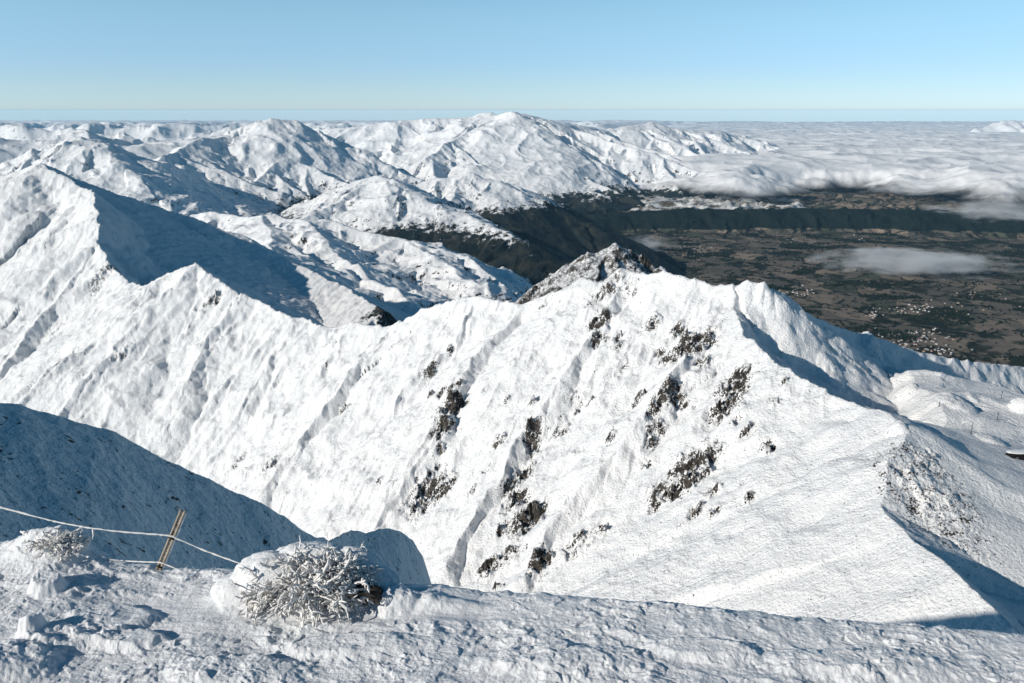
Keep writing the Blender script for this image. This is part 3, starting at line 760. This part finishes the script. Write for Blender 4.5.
# the big frosted shrub
def shrub(px, py, label, seed, sc, nst, spread, lumps, hollow=None):
    rr = random.Random(seed); b = fg_hit(px, py); root = empty('frosted_shrub', b); tag(root, label, 'shrub')
    st = MB(b); rm = MB(b)
    for i in range(nst):
        t = rr.uniform(-1, 1); 
        p0 = b+Vector((t*spread[0]+spread[2], rr.uniform(-.35, .8)*spread[1], rr.uniform(-.05, .25)*sc))
        p0.z = max(p0.z, b.z-.05)
        lean = t*.9+rr.uniform(-.5, .5)
        d = Vector((lean, rr.uniform(-1.0, .35), rr.uniform(.3, 1.5)))
        ln = sc*rr.uniform(.35, 1.0)*(1.1-.35*abs(t))
        pts = arch(rr, p0, d, ln, rr.uniform(.3, 2.4), wob=.2)
        th = rr.uniform(.007, .017)*(.7+.5*sc)
        rm.tube(pts, [th*(1.0+.7*k/8*rr.uniform(.6, 1.3)) if k < 8 else th*.6 for k in range(9)], 6, .38, rr)
        for q in range(rr.randint(3, 6)):       # side twigs
            k = rr.randint(3, 7); dd = Vector((rr.uniform(-1, 1), rr.uniform(-1, .6), rr.uniform(-.5, 1)))
            rm.tube(arch(rr, pts[k], dd, ln*rr.uniform(.12, .3), .8, 4), [th*1.1, th*1.15, th, th*.9, th*.5], 5, .35, rr)
        if rr.random() < .25:
            st.tube([p+Vector((.012, -th*1.0, -.01)) for p in pts[:6]], th*.55, 4, .1, rr)
    for i in range(int(nst*1.5)):        # crust of short frosted twigs over the front of the mound
        th_, ph_ = rr.uniform(math.pi, 2*math.pi), math.acos(rr.uniform(.02, .98))
        nx_, ny_, nz_ = math.sin(ph_)*math.cos(th_), math.sin(ph_)*math.sin(th_), math.cos(ph_)
        q = b+Vector((spread[2]+.15*sc+nx_*1.25*spread[0], .35*sc+ny_*.62*sc, .10*sc+nz_*.62*sc))
        if nx_ < -.25 and rr.random() < .8: continue
        t_ = rr.uniform(.011, .024)*(.6+.4*sc)
        rm.tube(arch(rr, q-Vector((nx_, ny_, nz_))*.1, (nx_+rr.uniform(-.8, .8), ny_+rr.uniform(-.6, .6), nz_+rr.uniform(-.3, .9)), sc*rr.uniform(.15, .42), rr.uniform(.2, 1.8), 6, .22), [t_*rr.uniform(.8, 1.5) for _ in range(7)], 6, .4, rr)
    rm.build('rimed_branches', m_rime, root); st.build('bare_stalks', m_straw, root)
    for k, (dx, dy, dz, rx, ry, rz) in enumerate(lumps):
        snow_lump('snow_cap', b+Vector((dx, dy, dz)), (rx, ry, rz), root, seed+k*3, b, m_snow2, .13, 5)
    if hollow:
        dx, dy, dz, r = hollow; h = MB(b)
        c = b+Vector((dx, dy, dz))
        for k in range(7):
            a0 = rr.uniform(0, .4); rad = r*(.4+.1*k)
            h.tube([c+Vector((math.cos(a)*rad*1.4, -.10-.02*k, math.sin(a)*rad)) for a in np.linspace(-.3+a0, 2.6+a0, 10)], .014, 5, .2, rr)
        h.build('shade_dark_stems', m_dark, root)
        snow_lump('painted_shade_core', c+Vector((0, .12, 0)), (r*1.5, .16, r*.95), root, 88, b, m_dark, .3, 4)  # dark lump and stems stand in for the shade inside the shrub
    return root
sh = shrub(305, 596, 'large rime-coated shrub half under a rounded snow cap, right of the leaning post', 11, 1.0, 620, (1.0, .8, .05),
      [(-.80, .42, .06, .88, .62, .64), (-1.45, .30, -.05, .60, .50, .34), (-.05, .80, .18, .95, .5, .58), (.80, .78, .12, .80, .5, .52), (1.35, .50, .0, .60, .45, .34), (.15, .30, -.05, 1.1, .50, .56), (-1.02, -.12, .0, .13, .14, .34)], (1.30, -.22, .13, .24))
shrub(60, 549, 'small frosted tussock on the snow mound at the left edge, under the sagging wire', 23, .50, 170, (.42, .4, 0),
      [(-.1, .3, .0, .55, .4, .26), (.28, .25, .05, .26, .25, .24)])

# leaning post, two wires
pb = Vector(at(156.5, 574, 16.0)); pt = Vector(at(183, 510, 16.0)); ax_ = (pt-pb).normalized(); sx_ = Vector((ax_.z, 0, -ax_.x))
root = empty('fence_post', pb); tag(root, 'weathered timber post leaning to the right on the snow edge, holding two wires', 'post')
Lp = (pt-pb).length
for sgn in (-1, 1):
    mb = MB(pb); n = 14
    for k in range(1):
        mb.box(pb+ax_*(Lp/2)+sx_*(.045*sgn), sx_*.030, (0, .07, 0), ax_*(Lp+(.02 if sgn > 0 else -.03)))
    mb.build('batten', m_wood, root, False, .006)
mb = MB(pb); mb.box(pb+ax_*(Lp/2-.01)+Vector((0, .01, 0)), sx_*.05, (0, .045, 0), ax_*(Lp-.04)); mb.build('core', m_core, root, False)
mb = MB(pb); rr = random.Random(4); mb.tube([pb+ax_*(Lp*k/22)+sx_*(.083+rr.uniform(-.006, .006))+Vector((0, .01, 0)) for k in range(23)], [.024*rr.uniform(.6, 1.2) for k in range(23)], 7, .25, rr); mb.build('rime_crust', m_rime, root)
for t_ in (.42+.16, .13):
    c = pb+ax_*(Lp*t_)
    mb = MB(pb); mb.tube([c-sx_*.075+Vector((0, -.045, 0)), c+sx_*.075+Vector((0, -.045, 0))], .022, 7); mb.tube([c+Vector((0, -.02, 0)), c+Vector((0, -.07, 0))], .02, 7)
    mb.build('wire_clamp', m_dark, root)
def wire(name, label, pix, rad, seed, extra=None):
    rr = random.Random(seed); P = [Vector(at(*q)) for q in pix]; pts = []
    for i in range(len(P)-1):
        n = max(2, int((P[i+1]-P[i]).length/.07))
        p0 = P[max(i-1, 0)]; p3 = P[min(i+2, len(P)-1)]
        for k in range(n):
            t = k/n
            pts.append(.5*((2*P[i])+(P[i+1]-p0)*t+(2*p0-5*P[i]+4*P[i+1]-p3)*t*t+(3*P[i]-p0-3*P[i+1]+p3)*t**3))
    pts.append(P[-1])
    mb = MB(pts[0]); mb.tube(pts, [rad*rr.uniform(.65, 1.35) for _ in pts], 6, .3, rr)
    for e in (extra or []):
        mb.tube([Vector(at(*q)) for q in e], [rad*1.4, rad*1.0, rad*.3][:len(e)], 6, .3, rr)
    return tag(mb.build(name, m_rime), label, 'wire')
wire('fence_wire', 'upper frosted wire sagging from the left edge across the post down to the big shrub', [(-90,483,16.5),(-30,499,16.4),(0,507,16.35),(60,522.5,16.15),(110,530.5,16),(168,535.5,15.93),(176,538,15.93),(205,550.5,15.9),(232,560.5,15.8),(262,571,15.7)], .019, 5, [[(93,528,16.1),(93.5,535,16.1),(92,541,16.1)]])
wire('fence_wire', 'lower frosted wire running just above the snow on both sides of the post', [(108,559.5,16.15),(135,561.5,16.05),(160,562.5,15.93),(166,564.5,15.93),(178,569.5,15.9),(193,577,15.8)], .016, 6)
# frosted stick at far left
q0 = fg_hit(24, 536); mb = MB(q0); rr = random.Random(8)
mb.tube([q0+Vector((-.06, 0, .12)), q0+Vector((.05, -.02, .07)), q0+Vector((.17, -.03, -.04))], [.02, .025, .02], 6, .3, rr); mb.tube([q0+Vector((-.03, 0, -.1)), q0+Vector((.0, -.01, .02)), q0+Vector((.02, -.02, .13)), q0+Vector((.11, -.02, .12))], [.02, .02, .02, .015], 6, .3, rr)
tag(mb.build('frosted_stick', m_rime), 'short frosted stick crossed on the snow ledge at the far left edge', 'stick')

# snow-making lances and shelter on the ski slope
def slope_hit(px, py):
    h_ = hit(px, py, XM, YM, ZM); return Vector(h_)
def lance(px, py, hh, head, label):
    b = slope_hit(px, py); b.z -= .3; root = empty('snow_lance', b); tag(root, label, 'snow lance', 'slender poles on the ski slope')
    mb = MB(b); mb.tube([b, b+Vector((0, 0, hh*.5)), b+Vector((0, 0, hh))], [.34, .28, .22], 8); mb.build('pole', m_steel, root)
    mb = MB(b); mb.tube([b, b+Vector((0, 0, .9))], .7, 10); mb.build('base', m_steel, root)
    if head:
        mb = MB(b); T = b+Vector((0, 0, hh)); mb.tube([T, T+Vector((-head*.35, 0, head*.10)), T+Vector((-head*.75, 0, .02)), T+Vector((-head, 0, -head*.25))], [.3, .32, .32, .25], 7); mb.build('boom', m_rime, root)
    else:
        mb = MB(b); T = b+Vector((0, 0, hh)); mb.tube([T-Vector((0, 0, .6)), T+Vector((0, 0, .5))], [.45, .4], 8); mb.build('nozzle', m_dark, root)
lance(971, 434, 9.5, 9, 'tall thin pole with a curved frosted boom, at the shadow edge on the ski slope')
lance(1001, 399, 7, 0, 'thin dark pole standing behind the round snow mound')
lance(997, 420, 6, 0, 'thin dark pole standing just in front of the round snow mound')
lance(939, 407, 4, 0, 'short dark marker post at the tip of the shadow left of the flat slope')
b = slope_hit(1016, 458); root = empty('snow_shelter', b); tag(root, 'long low black shelter under a snow roof at the right edge of the ski slope', 'shelter')
mb = MB(b); n = 12; vs = []; wdt = 20; dp = 7
prof = [(-wdt/2*math.cos(a)*(1 if True else 0), 4.2*math.sin(a)**.6) for a in np.linspace(.001, math.pi-.001, 17)]
for yy in (-dp/2, dp/2): vs += [(b.x+4+x, b.y+yy, b.z-.6+z) for x, z in prof]
m_ = len(prof); fs = [(i, i+1, m_+i+1, m_+i) for i in range(m_-1)]+[tuple(range(m_))[::-1], tuple(range(m_, 2*m_))]
mb.poly(vs, fs); mb.build('wall', m_black, root, False)
snow_lump('roof_snow', b+Vector((4.5, 1.6, 3.5)), (10.6, 3.9, .8), root, 5, b, m_snow2, .1, 4)
for k in (-5.5, 0, 5.5):
    mb = MB(b); mb.box(b+Vector((4+k, -3.56, .9)), (1.6, 0, 0), (0, .12, 0), (0, 0, 1.6)); mb.build('shutter', m_steel, root, False)

# ------------------------------------------------------------------ villages and trees in the valley
hc = [simple('pale_render', (.42, .40, .37), (.32, .31, .29), .3, .8, 1, .02), simple('cream_render', (.50, .45, .37), (.40, .36, .30), .3, .8, 1, .02), simple('white_boards', (.66, .66, .64), (.55, .55, .53), .3, .8, 1, .02)]
rc_ = [simple('grey_roof', (.16, .16, .17), (.24, .24, .25), .4, .6, 1, .02), simple('pale_roof', (.34, .35, .36), (.26, .27, .28), .4, .6, 1, .02), simple('rust_roof', (.22, .10, .07), (.17, .08, .06), .4, .6, 1, .02)]
house_src = []
for k in range(6):
    wv = 6+k % 3*1.5; dv = 5+k % 2*1.5; hv_ = 4
    vs = [(-wv, -dv, -6), (wv, -dv, -6), (wv, dv, -6), (-wv, dv, -6), (-wv, -dv, hv_), (wv, -dv, hv_), (wv, dv, hv_), (-wv, dv, hv_), (-wv, 0, hv_+4.5), (wv, 0, hv_+4.5)]
    me = bpy.data.meshes.new('house'); me.from_pydata(vs, [], [(0,1,5,4),(2,3,7,6),(1,2,6,9,5),(3,0,4,8,7),(4,5,9,8),(6,7,8,9)]); me.materials.append(hc[k % 3]); me.materials.append(rc_[(k*2+k//3) % 3])
    me.polygons[4].material_index = 1; me.polygons[5].material_index = 1; house_src.append(me)
rr = random.Random(77)
clusters = [((905,336), (36,9), 96, 'tiny pale house in the largest village, just above the snowy ridge at right', 'houses of the largest village'),
            ((930,352), (26,7), 34, 'tiny house in the lower fringe of the largest village, beside the snow edge', 'houses on the lower fringe of the largest village'),
            ((873,313), (9,5), 22, 'tiny white house in the compact cluster between the lone cloud and the large village', 'houses of the compact bright cluster'),
            ((918,308), (22,5), 30, 'tiny house in the terrace row right of the compact bright cluster', 'houses of the terrace row'),
            ((800,291), (20,6), 36, 'tiny bright house in the hamlet directly above the snowy ridge crest', 'houses of the hamlet above the crest'),
            ((688,250), (26,6), 34, 'tiny house in the village at the mouth of the dark gorge', 'houses at the mouth of the gorge'),
            ((815,240), (60,6), 20, 'tiny scattered farmhouse at the foot of the dark escarpment', 'farmhouses below the escarpment'),
            ((975,300), (40,16), 20, 'tiny scattered house among the dark groves at the right edge', 'houses among the dark groves')]
for (cx, cy), (rx, ry), n, lab, grp in clusters:
    for k in range(n):
        px = cx+rr.gauss(0, rx*.55); py = cy+rr.gauss(0, ry*.55)
        q = on_level(px, py, -1440)
        # streets: snap to rows
        th = .5; a_ = q[0]*math.cos(th)+q[1]*math.sin(th); b__ = -q[0]*math.sin(th)+q[1]*math.cos(th); a_ = round(a_/46)*46+rr.uniform(-6, 6)
        x = a_*math.cos(th)-b__*math.sin(th); y = a_*math.sin(th)+b__*math.cos(th)
        o = bpy.data.objects.new('house', rr.choice(house_src)); COL.objects.link(o)
        o.location = (x, y, valley_at(x, y)); o.rotation_euler = (0, 0, th+rr.choice((0, math.pi/2))+rr.uniform(-.15, .15)); tag(o, lab, 'house', grp)
# shelter belts and groves: too many trees to count
nT = 34000; rs = np.random.RandomState(5)
xs = rs.uniform(600, 9500, nT*12); ys = rs.uniform(4200, 10300, nT*12)
ok = (xs/ys < .85) & (xs/ys > .12)
gx = fbm(xs/620, ys/420, 4, 121); gy = np.abs(fbm((xs*.88+ys*.48)/900, (ys*.88-xs*.48)/260, 2, 122))
ok &= (gx > .20) | ((gy < .012) & (gx > -.2)) | (rs.rand(xs.size) < .012)
xs, ys = xs[ok][:nT], ys[ok][:nT]
zi = ((np.log(ys)-math.log(3300))/(math.log(14500)-math.log(3300))*(ZV.shape[0]-1)).astype(int); ji = ((xs/ys+.15)/1.10*(ZV.shape[1]-1)).astype(int)
zs = ZV[zi, ji]
hts = rs.uniform(7, 19, len(xs)); wd = rs.uniform(5, 11, len(xs))
base = np.array([[1, 0, .1], [.3, .95, .15], [-.8, .6, .1], [-.8, -.6, .15], [.3, -.95, .1], [.1, .1, 1]], np.float32)
tri = np.array([[0, 1, 5], [1, 2, 5], [2, 3, 5], [3, 4, 5], [4, 0, 5]])
V = base[None]*np.stack([wd, wd, hts], -1)[:, None]*rs.uniform(.8, 1.2, (len(xs), 6, 1))+np.stack([xs, ys, zs-1], -1)[:, None]
Fq = tri[None]+np.arange(len(xs))[:, None, None]*6
m, nt, nn, L = new_mat('dark_foliage'); finish(nt, mixc(nt, ramp01(nt, noise(nt, pos(nt), .01, 3), .4, .6), (.009, .016, .012), (.02, .026, .018)), .9, spec=.05)
o = link_mesh('valley_trees', V.reshape(-1, 3), quads=Fq.reshape(-1, 3), mat=m, kind='stuff', smooth=False)
tag(o, 'dark shelter belts and groves between the brown valley fields', 'trees')


# ------------------------------------------------------------------ air
hz = [(-60000, -2000, -1532), (62000, -2000, -1532), (62000, 63000, -1532), (-60000, 63000, -1532)]
hv = hz+[(a, b, 25) for a, b, _ in hz]
if not os.environ.get('NOHAZE'):
    link_mesh('haze', hv, faces=[(3,2,1,0),(4,5,6,7),(0,1,5,4),(1,2,6,5),(2,3,7,6),(3,0,4,7)], mat=vapour_mat('air', 8e-6, (.37, .71, 1.)), kind='stuff', smooth=False)

# ------------------------------------------------------------------ camera, light, sky
cam = bpy.data.cameras.new('camera'); co = bpy.data.objects.new('camera', cam); COL.objects.link(co)
cam.sensor_width = 36; cam.lens = F_*36/1024; cam.clip_start = .1; cam.clip_end = 400000
co.rotation_euler = (math.radians(90)-PITCH, 0, 0)
S.camera = co
sd = (-math.cos(SUN_EL)*math.cos(SUN_BEHIND), -math.cos(SUN_EL)*math.sin(SUN_BEHIND), math.sin(SUN_EL))
sun = bpy.data.lights.new('sun', 'SUN'); sun.energy = 3.0; sun.angle = math.radians(.5); sun.color = (1, .93, .84)
so = bpy.data.objects.new('sun', sun); COL.objects.link(so)
from mathutils import Vector
so.rotation_euler = Vector(sd).to_track_quat('Z', 'Y').to_euler(); so.location = (-50, -20, 60)
w = bpy.data.worlds.new('World'); S.world = w; w.use_nodes = True
nt = w.node_tree
bg = nt.nodes['Background']
sk = nt.nodes.new('ShaderNodeTexSky'); sk.sky_type = 'NISHITA'; sk.sun_disc = False
sk.sun_elevation = SUN_EL; sk.sun_rotation = math.atan2(sd[0], sd[1])
sk.altitude = 1900; sk.air_density = 1.0; sk.dust_density = .3; sk.ozone_density = 1.6
tc = nt.nodes.new('ShaderNodeTexCoord'); sx = nt.nodes.new('ShaderNodeSeparateXYZ'); nt.links.new(tc.outputs['Generated'], sx.inputs[0])
cr = nt.nodes.new('ShaderNodeValToRGB'); nt.links.new(sx.outputs[2], cr.inputs[0]); cr.color_ramp.interpolation = 'EASE'
el = cr.color_ramp.elements
el[0].position = 0; el[0].color = (.73, .955, 1.40, 1)
el[1].position = 1; el[1].color = (.10, .44, .52, 1)
for p_, c__ in ((.035, (.76, .96, 1.27)), (.12, (.96, 1.18, 1.23)), (.30, (.14, .54, .64))):
    e_ = el.new(p_); e_.color = (*c__, 1)
mx = nt.nodes.new('ShaderNodeMix'); mx.data_type = 'RGBA'; mx.blend_type = 'MULTIPLY'; mx.inputs[0].default_value = 1
mz = nt.nodes.new('ShaderNodeMapRange'); nt.links.new(sx.outputs[0], mz.inputs['Value'])
for k_, v_ in (('From Min', -.6), ('From Max', .6), ('To Min', 1.08), ('To Max', .86)): mz.inputs[k_].default_value = v_
vs_ = nt.nodes.new('ShaderNodeVectorMath'); vs_.operation = 'SCALE'; lt_ = nt.nodes.new('ShaderNodeMath'); lt_.operation = 'LESS_THAN'; nt.links.new(sx.outputs[2], lt_.inputs[0]); lt_.inputs[1].default_value = .0
lg_ = nt.nodes.new('ShaderNodeMath'); lg_.operation = 'MULTIPLY_ADD'; nt.links.new(lt_.outputs[0], lg_.inputs[0]); lg_.inputs[1].default_value = .22; lg_.inputs[2].default_value = 1.
vp_ = nt.nodes.new('ShaderNodeVectorMath'); vp_.operation = 'SCALE'; nt.links.new(sk.outputs[0], vp_.inputs[0]); nt.links.new(lg_.outputs[0], vp_.inputs['Scale'])
nt.links.new(vp_.outputs[0], vs_.inputs[0]); nt.links.new(mz.outputs[0], vs_.inputs['Scale'])
nt.links.new(vs_.outputs[0], mx.inputs[6]); nt.links.new(cr.outputs[0], mx.inputs[7])
nt.links.new(mx.outputs[2], bg.inputs['Color']); bg.inputs['Strength'].default_value = .075
S.view_settings.view_transform = 'Standard'; S.view_settings.look = 'None'; S.view_settings.gamma = 1
S.view_settings.exposure = .50; S.view_settings.use_curve_mapping = False
c_ = S.cycles
c_.max_bounces = 4; c_.diffuse_bounces = 3; c_.glossy_bounces = 1; c_.transmission_bounces = 1; c_.volume_bounces = 1; c_.transparent_max_bounces = 8
c_.caustics_reflective = False; c_.caustics_refractive = False
c_.use_denoising = True
try: c_.denoiser = 'OPENIMAGEDENOISE'; c_.denoising_input_passes = 'RGB_ALBEDO_NORMAL'
except Exception: pass
print('done', time.time()-T0)
